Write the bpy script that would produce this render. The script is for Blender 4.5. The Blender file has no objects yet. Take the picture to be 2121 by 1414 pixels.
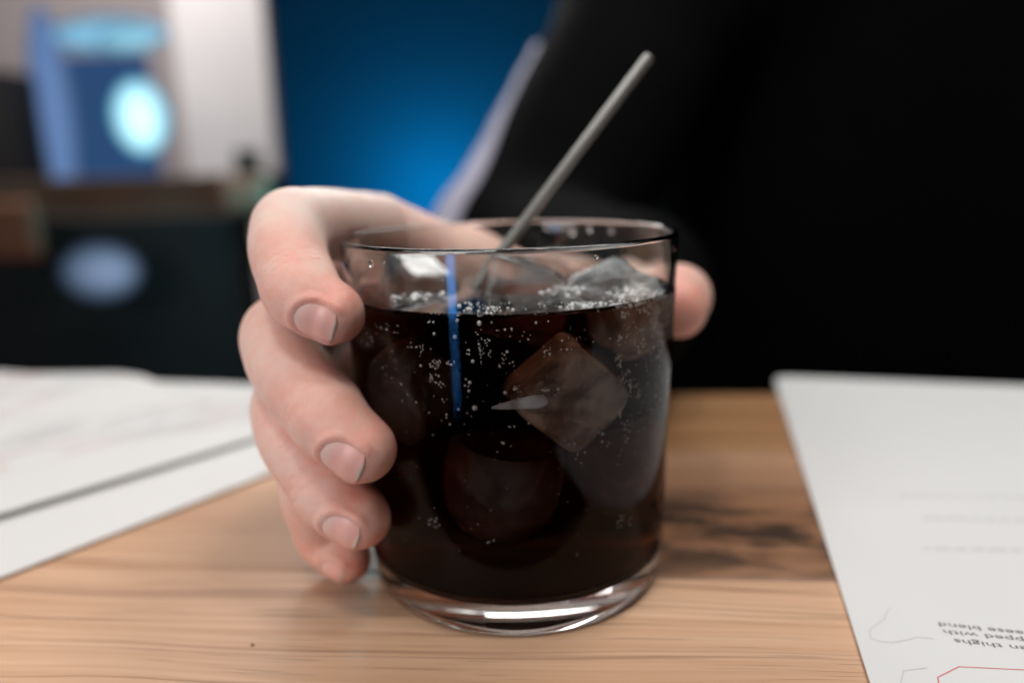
import bpy, bmesh, math, random
import numpy as np
from mathutils import Vector, Matrix, noise as mnoise

S = bpy.context.scene
COL = S.collection
R = math.radians
random.seed(7)
rng = np.random.default_rng(7)

# ------------------------------------------------------------------ camera
F, PITCH, ROLL = 1600.0, 0.22197, 0.0273          # focal length in photo pixels (2121 wide)
CAM = np.array([0.0, -0.20106, 0.10832])
_fw = np.array([0, math.cos(PITCH), -math.sin(PITCH)])
_rt = np.array([1.0, 0, 0])
_up = np.cross(_rt, _fw)
RT = _rt * math.cos(ROLL) - _up * math.sin(ROLL)
UP = _rt * math.sin(ROLL) + _up * math.cos(ROLL)
cd = bpy.data.cameras.new('camera')
cam = bpy.data.objects.new('camera', cd)
COL.objects.link(cam)
m = Matrix.Identity(4)
for i in range(3):
    m[i][0], m[i][1], m[i][2], m[i][3] = RT[i], UP[i], -_fw[i], CAM[i]
cam.matrix_world = m
cd.sensor_width = 36
cd.lens = F / 2121 * 36
cd.clip_start, cd.clip_end = 0.01, 50
cd.dof.use_dof = True
cd.dof.focus_distance = 0.163
cd.dof.aperture_fstop = cd.lens / 6.4
cd.dof.aperture_blades = 0
S.camera = cam

# ------------------------------------------------------------------ render / world / exposure
S.render.engine = 'CYCLES'
cy = S.cycles
cy.use_denoising = True
cy.max_bounces = 24
cy.transmission_bounces = 20
cy.glossy_bounces = 8
cy.diffuse_bounces = 4
cy.transparent_max_bounces = 24
cy.volume_bounces = 0
cy.sample_clamp_indirect = 6
cy.blur_glossy = 0.3
S.view_settings.view_transform = 'Standard'
S.view_settings.look = 'None'
S.view_settings.gamma = 1
S.view_settings.exposure = 0.22
W = bpy.data.worlds.new('World')
S.world = W
W.use_nodes = True
bg = W.node_tree.nodes['Background']
bg.inputs[0].default_value = (0.85, 0.92, 1, 1)
bg.inputs[1].default_value = 0.006

# ------------------------------------------------------------------ lamps
def area(name, loc, target, sx, sy, power, color):
    l = bpy.data.lights.new(name, 'AREA')
    l.shape, l.size, l.size_y = 'RECTANGLE', sx, sy
    l.energy, l.color = power, color
    o = bpy.data.objects.new(name, l)
    COL.objects.link(o)
    o.location = loc
    d = Vector(target) - Vector(loc)
    o.rotation_euler = d.to_track_quat('-Z', 'Y').to_euler()
    return o

area('ceiling_light', (0.50, 0.34, 1.25), (0, 0.0, 0.05), 0.45, 0.45, 5.2, (1.0, 0.98, 0.96))
area('front_fill_lamp', (-0.72, -0.80, 0.42), (0, 0, 0.05), 0.6, 0.6, 6.0, (1.0, 0.955, 0.93))  # added front-left fill that brightens the fingers
area('ceiling_bounce_fill', (0.0, 0.20, 1.55), (0, 0.2, 0), 1.9, 2.4, 9.5, (1.0, 0.985, 0.97))  # added overhead fill standing in for ceiling bounce, brightens the rim
area('added_highlight_lamp', (-0.20, -0.42, 1.30), (0, 0, 0.08), 0.13, 0.13, 2.8, (1.0, 0.97, 0.94))  # added small overhead lamp for glints on rim, ice, bubbles and nails
area('added_highlight_lamp', (0.30, -0.22, 1.35), (0, 0, 0.08), 0.13, 0.13, 2.4, (1.0, 0.97, 0.94))  # second added lamp for the same glints
area('added_highlight_lamp', (-0.06, 1.20, 0.70), (0, 0, 0.05), 0.62, 0.26, 4.4, (1.0, 0.97, 0.94))  # added low behind the person to brighten the glass base and rim
area('blue_streak_lamp', (-0.76, -0.97, -0.18), (0, 0, 0.0), 0.12, 0.42, 0.68, (0.07, 0.36, 1.0))  # unseen blue source set up for the streak on the glass
area('room_light', (-1.15, 1.62, 1.5), (-1.0, 2.6, 0.4), 0.5, 0.5, 29, (1.0, 0.95, 0.93))

# ------------------------------------------------------------------ helpers
def at(u, v, z):
    """world point of a photo pixel at depth z along the view axis"""
    return CAM + z * (_fw + RT * (u - 1060.5) / F + UP * (707 - v) / F)

def on_plane(u, v, h=0.0):
    d = at(u, v, 1) - CAM
    return CAM + d * ((h - CAM[2]) / d[2])

def tag(o, label=None, cat=None, group=None, kind=None):
    if label: o['label'] = label
    if cat: o['category'] = cat
    if group: o['group'] = group
    if kind: o['kind'] = kind
    return o

def empty(name, loc=(0, 0, 0)):
    o = bpy.data.objects.new(name, None)
    COL.objects.link(o)
    o.location = loc
    o.empty_display_size = 0.02
    bpy.context.view_layer.update()
    return o

def link(name, me, mat=None, parent=None, smooth=True):
    o = bpy.data.objects.new(name, me)
    COL.objects.link(o)
    if mat:
        me.materials.clear(); me.materials.append(mat)
    if smooth:
        me.polygons.foreach_set('use_smooth', [True] * len(me.polygons))
    if parent:
        o.parent = parent
        o.matrix_parent_inverse = Matrix.Translation(parent.location).inverted() if parent.parent is None else Matrix.Identity(4)
    return o

def mesh(name, verts, faces):
    me = bpy.data.meshes.new(name)
    me.from_pydata([tuple(v) for v in verts], [], [tuple(f) for f in faces])
    me.update()
    return me

def bm_mesh(name, bm):
    me = bpy.data.meshes.new(name)
    bm.to_mesh(me); bm.free()
    return me

def lathe(profile, n=160, closed=False):
    """revolve (r,z) list; r==0 ends become poles. Winding: profile traversed so that outside is on the right going up"""
    V, Fc, idx = [], [], []
    a = np.linspace(0, 2 * np.pi, n, endpoint=False)
    for r, z in profile:
        if r <= 1e-9:
            idx.append([len(V)]); V.append((0, 0, z))
        else:
            idx.append(list(range(len(V), len(V) + n)))
            V += [(r * math.cos(t), r * math.sin(t), z) for t in a]
    L = len(profile)
    for k in range(L if closed else L - 1):
        A, B = idx[k], idx[(k + 1) % L]
        for i in range(n):
            j = (i + 1) % n
            if len(A) == 1 and len(B) == 1: continue
            if len(A) == 1: Fc.append((A[0], B[j], B[i]))
            elif len(B) == 1: Fc.append((A[i], A[j], B[0]))
            else: Fc.append((A[i], A[j], B[j], B[i]))
    return V, Fc

def box_bm(bm, c, s, rot=None, bevel=0.0):
    r = bmesh.ops.create_cube(bm, size=1)
    vs = r['verts']
    bmesh.ops.scale(bm, vec=s, verts=vs)
    if bevel:
        es = list({e for v in vs for e in v.link_edges})
        rr = bmesh.ops.bevel(bm, geom=es, offset=bevel, segments=2, affect='EDGES', profile=0.5)
        vs = list({v for f in rr['faces'] for v in f.verts} | {v for v in vs if v.is_valid})
    if rot is not None:
        bmesh.ops.rotate(bm, cent=(0, 0, 0), matrix=rot, verts=vs)
    bmesh.ops.translate(bm, vec=c, verts=vs)
    return vs

def tube(points, radii, n=20, cap=True):
    P = [Vector(p) for p in points]
    V, Fc = [], []
    prev = None
    for i, p in enumerate(P):
        t = (P[min(i + 1, len(P) - 1)] - P[max(i - 1, 0)]).normalized()
        ref = prev if prev is not None else (Vector((0, 0, 1)) if abs(t.z) < .9 else Vector((1, 0, 0)))
        x = (ref - t * ref.dot(t)).normalized(); y = t.cross(x); prev = x
        for k in range(n):
            a = 2 * math.pi * k / n
            V.append(p + (x * math.cos(a) + y * math.sin(a)) * radii[i])
    for i in range(len(P) - 1):
        for k in range(n):
            Fc.append((i * n + k, i * n + (k + 1) % n, (i + 1) * n + (k + 1) % n, (i + 1) * n + k))
    if cap:
        Fc.append(tuple(reversed(range(n)))); Fc.append(tuple(range((len(P) - 1) * n, len(P) * n)))
    return V, Fc

# ------------------------------------------------------------------ materials
class NT:
    def __init__(s, name):
        s.m = bpy.data.materials.new(name); s.m.use_nodes = True
        s.t = s.m.node_tree; s.t.nodes.clear()
        s.out = s.n('ShaderNodeOutputMaterial')
    def n(s, typ, **kw):
        nd = s.t.nodes.new(typ)
        for k, v in kw.items():
            if k == 'ins':
                for a, b in v.items():
                    if hasattr(b, 'is_output') or isinstance(b, bpy.types.NodeSocket): s.t.links.new(b, nd.inputs[a])
                    else: nd.inputs[a].default_value = b
            else: setattr(nd, k, v)
        return nd
    def l(s, a, b): s.t.links.new(a, b)
    def surf(s, sh): s.l(sh, s.out.inputs['Surface'])
    def math(s, op, a, b=0.0, clamp=False):
        nd = s.n('ShaderNodeMath', operation=op, use_clamp=clamp)
        for i, x in enumerate((a, b)):
            if isinstance(x, bpy.types.NodeSocket): s.l(x, nd.inputs[i])
            else: nd.inputs[i].default_value = x
        return nd.outputs[0]
    def mapr(s, x, a, b, c=0.0, d=1.0, smooth=True):
        nd = s.n('ShaderNodeMapRange', interpolation_type='SMOOTHSTEP' if smooth else 'LINEAR')
        s.l(x, nd.inputs[0])
        for i, q in enumerate((a, b, c, d)): nd.inputs[i + 1].default_value = q
        return nd.outputs[0]
    def mix(s, fac, a, b, blend='MIX'):
        nd = s.n('ShaderNodeMix', data_type='RGBA', blend_type=blend)
        for i, x in ((0, fac), (6, a), (7, b)):
            if isinstance(x, bpy.types.NodeSocket): s.l(x, nd.inputs[i])
            elif i == 0: nd.inputs[0].default_value = x
            else: nd.inputs[i].default_value = (*x, 1)
        return nd.outputs[2]
    def noise(s, vec, scale, detail=3, rough=0.5, dist=0.0, dim='3D'):
        nd = s.n('ShaderNodeTexNoise', noise_dimensions=dim)
        nd.inputs['Scale'].default_value = scale; nd.inputs['Detail'].default_value = detail
        nd.inputs['Roughness'].default_value = rough; nd.inputs['Distortion'].default_value = dist
        if vec is not None: s.l(vec, nd.inputs['Vector'])
        return nd.outputs[0]
    def mapping(s, vec, scale=(1, 1, 1), loc=(0, 0, 0), rot=(0, 0, 0)):
        nd = s.n('ShaderNodeMapping')
        s.l(vec, nd.inputs[0])
        nd.inputs['Scale'].default_value = scale; nd.inputs['Location'].default_value = loc; nd.inputs['Rotation'].default_value = rot
        return nd.outputs[0]
    def bump(s, h, strength, dist):
        nd = s.n('ShaderNodeBump')
        s.l(h, nd.inputs['Height']); nd.inputs['Strength'].default_value = strength; nd.inputs['Distance'].default_value = dist
        return nd.outputs[0]

def plain(name, color, rough=0.6, metallic=0.0, var=0.08, scale=60, spec=0.5):
    k = NT(name)
    tc = k.n('ShaderNodeTexCoord')
    n = k.noise(tc.outputs['Object'], scale, 4)
    c = k.mix(n, tuple(x * (1 - var) for x in color), tuple(min(1, x * (1 + var)) for x in color))
    b = k.n('ShaderNodeBsdfPrincipled')
    k.l(c, b.inputs['Base Color']); b.inputs['Roughness'].default_value = rough
    b.inputs['Metallic'].default_value = metallic; b.inputs['Specular IOR Level'].default_value = spec
    k.surf(b.outputs[0])
    return k.m

def glow(name, color, strength):
    k = NT(name)
    e = k.n('ShaderNodeEmission', ins={'Color': (*color, 1), 'Strength': strength})
    k.surf(e.outputs[0])
    return k.m

def soft_glow(name, core, edge, strength, power=1.5):
    """frosted lamp: brightest where it faces you, dimmer and more coloured towards its limb"""
    k = NT(name)
    lw = k.n('ShaderNodeLayerWeight', ins={'Blend': 0.5})
    f = k.math('POWER', k.math('SUBTRACT', 1.0, lw.outputs['Facing']), power)
    c = k.mix(f, edge, core)
    e = k.n('ShaderNodeEmission'); k.l(c, e.inputs['Color']); k.l(k.math('MULTIPLY', k.math('ADD', f, .12), strength), e.inputs['Strength'])
    k.surf(e.outputs[0])
    return k.m

def wood_material(name, knot=None, tone_=1.0):
    k = NT(name)
    tc = k.n('ShaderNodeTexCoord')
    oi = k.n('ShaderNodeObjectInfo')
    off = k.n('ShaderNodeCombineXYZ')
    k.l(k.math('MULTIPLY', oi.outputs['Random'], 3.7), off.inputs[0])
    k.l(k.math('MULTIPLY', oi.outputs['Random'], 1.3), off.inputs[2])
    add = k.n('ShaderNodeVectorMath', operation='ADD')
    k.l(tc.outputs['Object'], add.inputs[0]); k.l(off.outputs[0], add.inputs[1])
    p = add.outputs[0]
    sep = k.n('ShaderNodeSeparateXYZ'); k.l(p, sep.inputs[0])
    so = k.n('ShaderNodeSeparateXYZ'); k.l(tc.outputs['Object'], so.inputs[0])
    # grain coordinate, bent gently (and round the knot)
    wob = k.noise(k.mapping(p, (5, 14, 5)), 1.0, 2)
    yy = k.math('ADD', so.outputs[1], k.math('MULTIPLY', wob, 0.028))
    kn = None
    if knot:
        kx, ky = knot
        dx = k.math('SUBTRACT', so.outputs[0], kx); dy = k.math('SUBTRACT', so.outputs[1], ky)
        d2 = k.math('ADD', k.math('POWER', k.math('MULTIPLY', dx, 15.0), 2.0), k.math('POWER', k.math('MULTIPLY', dy, 42.0), 2.0))
        dist = k.math('SQRT', d2)
        kn = k.mapr(dist, 1.5, 0.1)
        yy = k.math('ADD', yy, k.math('MULTIPLY', kn, k.math('MULTIPLY', dy, -0.6)))
    cv = k.n('ShaderNodeCombineXYZ')
    k.l(k.math('MULTIPLY', sep.outputs[0], 6.0), cv.inputs[0]); k.l(k.math('MULTIPLY', yy, 330.0), cv.inputs[1]); k.l(sep.outputs[2], cv.inputs[2])
    g1 = k.noise(cv.outputs[0], 1.0, 3, 0.6)
    cv2 = k.n('ShaderNodeCombineXYZ')
    k.l(k.math('MULTIPLY', sep.outputs[0], 26.0), cv2.inputs[0]); k.l(k.math('MULTIPLY', yy, 1500.0), cv2.inputs[1]); k.l(sep.outputs[2], cv2.inputs[2])
    pores = k.noise(cv2.outputs[0], 1.0, 2, 0.5)
    cv3 = k.n('ShaderNodeCombineXYZ')
    k.l(k.math('MULTIPLY', sep.outputs[0], 1.6), cv3.inputs[0]); k.l(k.math('MULTIPLY', yy, 170.0), cv3.inputs[1])
    lines = k.noise(cv3.outputs[0], 1.0, 1, 0.4)
    line = k.mapr(k.math('ABSOLUTE', k.math('SUBTRACT', lines, 0.5)), 0.0, 0.022, 1.0, 0.0)
    cv4 = k.n('ShaderNodeCombineXYZ')
    k.l(k.math('MULTIPLY', sep.outputs[0], 4.0), cv4.inputs[0]); k.l(k.math('MULTIPLY', yy, 40.0), cv4.inputs[1])
    broad = k.noise(cv4.outputs[0], 1.0, 2, 0.5)
    c = k.mix(k.mapr(g1, 0.25, 0.75), (0.565, 0.335, 0.20), (0.72, 0.468, 0.312))
    c = k.mix(k.mapr(broad, 0.3, 0.75, 0.0, 0.40), c, (0.44, 0.24, 0.14))
    c = k.mix(k.mapr(pores, 0.60, 0.72, 0.0, 0.6), c, (0.20, 0.09, 0.04))
    c = k.mix(k.math('MULTIPLY', line, 0.45), c, (0.20, 0.085, 0.04))
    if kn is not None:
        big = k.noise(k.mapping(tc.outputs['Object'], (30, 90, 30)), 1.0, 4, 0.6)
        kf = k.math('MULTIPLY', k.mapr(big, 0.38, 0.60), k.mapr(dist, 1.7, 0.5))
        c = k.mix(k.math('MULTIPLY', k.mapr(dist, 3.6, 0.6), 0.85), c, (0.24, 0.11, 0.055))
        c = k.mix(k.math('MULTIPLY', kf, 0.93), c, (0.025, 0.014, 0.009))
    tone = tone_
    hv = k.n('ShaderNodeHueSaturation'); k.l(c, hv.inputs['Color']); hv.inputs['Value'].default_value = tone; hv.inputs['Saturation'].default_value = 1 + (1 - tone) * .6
    b = k.n('ShaderNodeBsdfPrincipled')
    k.l(hv.outputs[0], b.inputs['Base Color'])
    b.inputs['Roughness'].default_value = 0.42
    b.inputs['Specular IOR Level'].default_value = 0.4
    h = k.math('SUBTRACT', k.math('MULTIPLY', g1, 0.4), k.math('ADD', k.mapr(pores, 0.58, 0.72), line))
    k.l(k.bump(h, 0.35, 0.0002), b.inputs['Normal'])
    k.surf(b.outputs[0])
    return k.m

LEVEL = 0.0772
def glass_material():
    k = NT('clear_glass')
    fr = k.n('ShaderNodeFresnel', ins={'IOR': 1.5})
    geo = k.n('ShaderNodeNewGeometry'); sp_ = k.n('ShaderNodeSeparateXYZ'); k.l(geo.outputs['Position'], sp_.inputs[0])
    fac = k.math('POWER', fr.outputs[0], k.mapr(sp_.outputs[2], LEVEL - .002, LEVEL + .002, 1.5, 1.0))
    rf = k.n('ShaderNodeBsdfRefraction', ins={'Color': (0.985, 0.995, 0.99, 1), 'Roughness': 0.0, 'IOR': 1.5})
    gs = k.n('ShaderNodeBsdfGlossy', ins={'Color': (1, 1, 1, 1), 'Roughness': 0.0})
    mx = k.n('ShaderNodeMixShader', ins={0: fac, 1: rf.outputs[0], 2: gs.outputs[0]})
    k.surf(mx.outputs[0])
    return k.m

def cola_material():
    """one material for the whole body of liquid; the face attribute 'ior' is the ratio at that interface (glass, air or ice)"""
    k = NT('cola')
    a = k.n('ShaderNodeAttribute', attribute_name='ior')
    g = k.n('ShaderNodeBsdfGlass', ins={'Color': (1, 1, 1, 1), 'Roughness': 0.0})
    k.l(a.outputs['Fac'], g.inputs['IOR'])
    k.surf(g.outputs[0])
    v = k.n('ShaderNodeVolumeAbsorption', ins={'Color': (0.60, 0.36, 0.20, 1), 'Density': 180.0})
    k.l(v.outputs[0], k.out.inputs['Volume'])
    return k.m

def ice_material():
    k = NT('ice')
    geo = k.n('ShaderNodeNewGeometry')
    tc = k.n('ShaderNodeTexCoord')
    sep = k.n('ShaderNodeSeparateXYZ'); k.l(geo.outputs['Position'], sep.inputs[0])
    dry = k.math('GREATER_THAN', sep.outputs[2], LEVEL)
    fa = k.n('ShaderNodeAttribute', attribute_type='OBJECT', attribute_name='frost')
    n1 = k.noise(tc.outputs['Object'], 120, 4, 0.5, 0.4)
    n2 = k.noise(tc.outputs['Object'], 600, 3, 0.6)
    ior = k.mapr(dry, 0, 1, 0.982, 1.31, False)
    bump = k.bump(k.math('ADD', n1, k.math('MULTIPLY', n2, 0.06)), 0.22, 0.0010)
    g = k.n('ShaderNodeBsdfGlass', ins={'Color': (1, 1, 1, 1), 'Roughness': 0.04})
    k.l(ior, g.inputs['IOR']); k.l(bump, g.inputs['Normal'])
    d = k.n('ShaderNodeBsdfDiffuse', ins={'Color': (0.82, 0.86, 0.88, 1)})
    t = k.n('ShaderNodeBsdfTranslucent', ins={'Color': (0.82, 0.86, 0.88, 1)})
    dm = k.n('ShaderNodeMixShader', ins={0: 0.6, 1: d.outputs[0], 2: t.outputs[0]})
    fr = k.math('MULTIPLY', k.mapr(n1, 0.36, 0.66, 0.2, 1.0), fa.outputs['Fac'])
    mx = k.n('ShaderNodeMixShader', ins={0: fr, 1: g.outputs[0], 2: dm.outputs[0]})
    k.surf(mx.outputs[0])
    return k.m

def dielectric(name, ior, rough=0.0):
    k = NT(name)
    g = k.n('ShaderNodeBsdfGlass', ins={'Color': (1, 1, 1, 1), 'Roughness': rough, 'IOR': ior})
    k.surf(g.outputs[0])
    return k.m

def bubble_material(name, ior, fac):
    k = NT(name)
    g = k.n('ShaderNodeBsdfGlass', ins={'Color': (1, 1, 1, 1), 'Roughness': 0.02, 'IOR': ior})
    gl = k.n('ShaderNodeBsdfGlossy', ins={'Color': (1, 1, 1, 1), 'Roughness': 0.45})
    d = k.n('ShaderNodeBsdfDiffuse', ins={'Color': (0.9, 0.9, 0.9, 1)})
    m1 = k.n('ShaderNodeMixShader', ins={0: 0.5, 1: gl.outputs[0], 2: d.outputs[0]})
    m2 = k.n('ShaderNodeMixShader', ins={0: fac, 1: g.outputs[0], 2: m1.outputs[0]})
    k.surf(m2.outputs[0])
    return k.m

def skin_material():
    k = NT('skin')
    tc = k.n('ShaderNodeTexCoord')
    at_ = k.n('ShaderNodeAttribute', attribute_name='flush')
    n1 = k.noise(tc.outputs['Object'], 110, 4, 0.6)
    n2 = k.noise(tc.outputs['Object'], 420, 3, 0.6)
    red = k.math('ADD', at_.outputs['Fac'], k.math('MULTIPLY', k.math('SUBTRACT', n1, 0.45), 1.5), True)
    c = k.mix(red, (0.88, 0.60, 0.505), (0.80, 0.29, 0.215))
    c = k.mix(k.mapr(n2, 0.45, 0.8, 0.0, 0.22), c, (0.70, 0.38, 0.29))
    pa = k.n('ShaderNodeAttribute', attribute_name='pale')
    c = k.mix(pa.outputs['Fac'], c, (0.79, 0.67, 0.60))
    b = k.n('ShaderNodeBsdfPrincipled')
    k.l(c, b.inputs['Base Color'])
    b.inputs['Roughness'].default_value = 0.48
    b.inputs['Specular IOR Level'].default_value = 0.5
    b.inputs['Subsurface Weight'].default_value = 0.55
    b.inputs['Subsurface Radius'].default_value = (1.0, 0.25, 0.12)
    b.inputs['Subsurface Scale'].default_value = 0.0032
    vor = k.n('ShaderNodeTexVoronoi', feature='DISTANCE_TO_EDGE'); vor.inputs['Scale'].default_value = 1500
    wv = k.n('ShaderNodeVectorMath', operation='ADD')
    nz = k.n('ShaderNodeTexNoise'); nz.inputs['Scale'].default_value = 500
    sc = k.n('ShaderNodeVectorMath', operation='SCALE'); k.l(nz.outputs['Color'], sc.inputs[0]); sc.inputs['Scale'].default_value = 0.0009
    k.l(tc.outputs['Object'], wv.inputs[0]); k.l(sc.outputs[0], wv.inputs[1]); k.l(wv.outputs[0], vor.inputs['Vector'])
    k.l(tc.outputs['Object'], nz.inputs['Vector'])
    h = k.math('ADD', k.mapr(vor.outputs[0], 0.0, 0.18), k.math('MULTIPLY', n2, 1.2))
    cr = k.n('ShaderNodeAttribute', attribute_name='crease')
    h = k.math('SUBTRACT', h, k.math('MULTIPLY', cr.outputs['Fac'], 14.0))
    k.l(k.bump(h, 0.28, 0.00012), b.inputs['Normal'])
    k.surf(b.outputs[0])
    return k.m

def nail_material():
    k = NT('nail')
    s = k.n('ShaderNodeAttribute', attribute_name='along')
    e = k.n('ShaderNodeAttribute', attribute_name='rim')
    tc = k.n('ShaderNodeTexCoord')
    c = k.mix(k.mapr(s.outputs['Fac'], 0.0, 0.42), (0.93, 0.66, 0.58), (0.88, 0.48, 0.41))
    c = k.mix(k.mapr(s.outputs['Fac'], 0.80, 0.84), c, (0.92, 0.78, 0.69))
    c = k.mix(k.math('MULTIPLY', e.outputs['Fac'], 0.6), c, (0.84, 0.64, 0.54))
    n = k.noise(k.mapping(tc.outputs['Object'], (900, 900, 900)), 1.0, 2)
    b = k.n('ShaderNodeBsdfPrincipled')
    k.l(c, b.inputs['Base Color'])
    b.inputs['Roughness'].default_value = 0.32
    b.inputs['Specular IOR Level'].default_value = 0.35
    b.inputs['Subsurface Weight'].default_value = 0.4
    b.inputs['Subsurface Radius'].default_value = (1.0, 0.45, 0.3)
    b.inputs['Subsurface Scale'].default_value = 0.0015
    k.l(k.bump(n, 0.08, 0.0001), b.inputs['Normal'])
    k.surf(b.outputs[0])
    return k.m

def fabric_material(name, color, sheen=0.2):
    k = NT(name)
    tc = k.n('ShaderNodeTexCoord')
    n = k.noise(tc.outputs['Object'], 35, 5, 0.6)
    f = k.noise(tc.outputs['Object'], 900, 2, 0.6)
    c = k.mix(n, tuple(x * .75 for x in color), tuple(x * 1.25 for x in color))
    b = k.n('ShaderNodeBsdfPrincipled')
    k.l(c, b.inputs['Base Color'])
    b.inputs['Roughness'].default_value = 0.9
    b.inputs['Specular IOR Level'].default_value = 0.05
    b.inputs['Sheen Weight'].default_value = sheen * 0.1
    k.l(k.bump(k.math('ADD', n, k.math('MULTIPLY', f, 0.1)), 0.4, 0.006), b.inputs['Normal'])
    k.surf(b.outputs[0])
    return k.m

def paper_material(name, base=(0.80, 0.80, 0.80), smear=0.0, ang=0.0):
    k = NT(name)
    tc = k.n('ShaderNodeTexCoord')
    p = k.mapping(tc.outputs['Object'], (1, 1, 1), rot=(0, 0, -ang))
    n = k.noise(tc.outputs['Object'], 40, 3)
    c = k.mix(n, tuple(x * .975 for x in base), base)
    if smear:
        a = k.noise(k.mapping(p, (28, 120, 1)), 1.0, 2)
        blk = k.noise(k.mapping(p, (9, 18, 1), loc=(3, 1, 0)), 1.0, 1)
        f = k.math('MULTIPLY', k.mapr(a, 0.46, 0.56), k.mapr(blk, 0.42, 0.56))
        col = k.mix(k.mapr(k.noise(p, 14, 1), 0.45, 0.6), (0.42, 0.41, 0.41), (0.56, 0.42, 0.40))
        c = k.mix(k.math('MULTIPLY', f, smear), c, col)
    b = k.n('ShaderNodeBsdfPrincipled')
    k.l(c, b.inputs['Base Color'])
    b.inputs['Roughness'].default_value = 0.7
    b.inputs['Specular IOR Level'].default_value = 0.3
    fib = k.noise(tc.outputs['Object'], 1600, 2)
    k.l(k.bump(fib, 0.12, 0.0001), b.inputs['Normal'])
    k.surf(b.outputs[0])
    return k.m

# ------------------------------------------------------------------ signed-distance modelling (hand, jacket)
class Field:
    def __init__(s, lo, hi, h):
        s.lo = np.array(lo, float); s.h = h
        s.n = np.ceil((np.array(hi) - s.lo) / h).astype(int) + 1
        s.d = np.full(s.n, 1.0, np.float32)
    def block(s, lo, hi):
        a = np.clip(np.floor((np.array(lo) - s.lo) / s.h).astype(int), 0, s.n)
        b = np.clip(np.ceil((np.array(hi) - s.lo) / s.h).astype(int) + 1, 0, s.n)
        sl = tuple(slice(x, y) for x, y in zip(a, b))
        ax = [(s.lo[i] + s.h * np.arange(a[i], b[i])).astype(np.float32) for i in range(3)]
        return sl, ax[0][:, None, None], ax[1][None, :, None], ax[2][None, None, :]
    def at(s, p):
        q = (np.asarray(p) - s.lo) / s.h; i = np.clip(np.floor(q).astype(int), 0, s.n - 2); f = q - i
        o = 0
        for a_ in (0, 1):
            for b_ in (0, 1):
                for c_ in (0, 1):
                    o += (f[0] if a_ else 1 - f[0]) * (f[1] if b_ else 1 - f[1]) * (f[2] if c_ else 1 - f[2]) * s.d[i[0] + a_, i[1] + b_, i[2] + c_]
        return o
    def mesh(s, name, smooth=2):
        V, Q = surface_nets(s.d, s.lo, s.h, smooth)
        me = bpy.data.meshes.new(name)
        me.vertices.add(len(V)); me.vertices.foreach_set('co', V.astype(np.float32).ravel())
        me.loops.add(Q.size); me.loops.foreach_set('vertex_index', Q.astype(np.int32).ravel())
        me.polygons.add(len(Q)); me.polygons.foreach_set('loop_start', np.arange(0, Q.size, 4, dtype=np.int32))
        me.update(calc_edges=True); me.validate()
        return me, V

def capsule(X, Y, Z, a, b, ra, rb):
    a = np.asarray(a, np.float32); b = np.asarray(b, np.float32)
    ab = b - a; L2 = float(ab @ ab) + 1e-12
    px, py, pz = X - a[0], Y - a[1], Z - a[2]
    t = np.clip((px * ab[0] + py * ab[1] + pz * ab[2]) / L2, 0, 1)
    return np.sqrt((px - t * ab[0]) ** 2 + (py - t * ab[1]) ** 2 + (pz - t * ab[2]) ** 2) - (ra + t * (rb - ra))

def smin(a, b, k):
    h = np.clip(0.5 + 0.5 * (b - a) / k, 0, 1)
    return b + (a - b) * h - k * h * (1 - h)

def chain(field, segs, k_in, k_out, pad=0.004):
    """segs: list of (a,b,ra,rb); unite among themselves with k_in, then into the field with k_out"""
    P = np.array([p for g in segs for p in g[:2]]); rm = max(max(g[2:4]) for g in segs)
    pad = max(pad, k_in, k_out) + rm
    sl, X, Y, Z = field.block(P.min(0) - pad, P.max(0) + pad)
    d = None
    for a, b, ra, rb in segs:
        c = capsule(X, Y, Z, a, b, ra, rb)
        d = c if d is None else smin(d, c, k_in)
    field.d[sl] = smin(field.d[sl], d, k_out)

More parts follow.
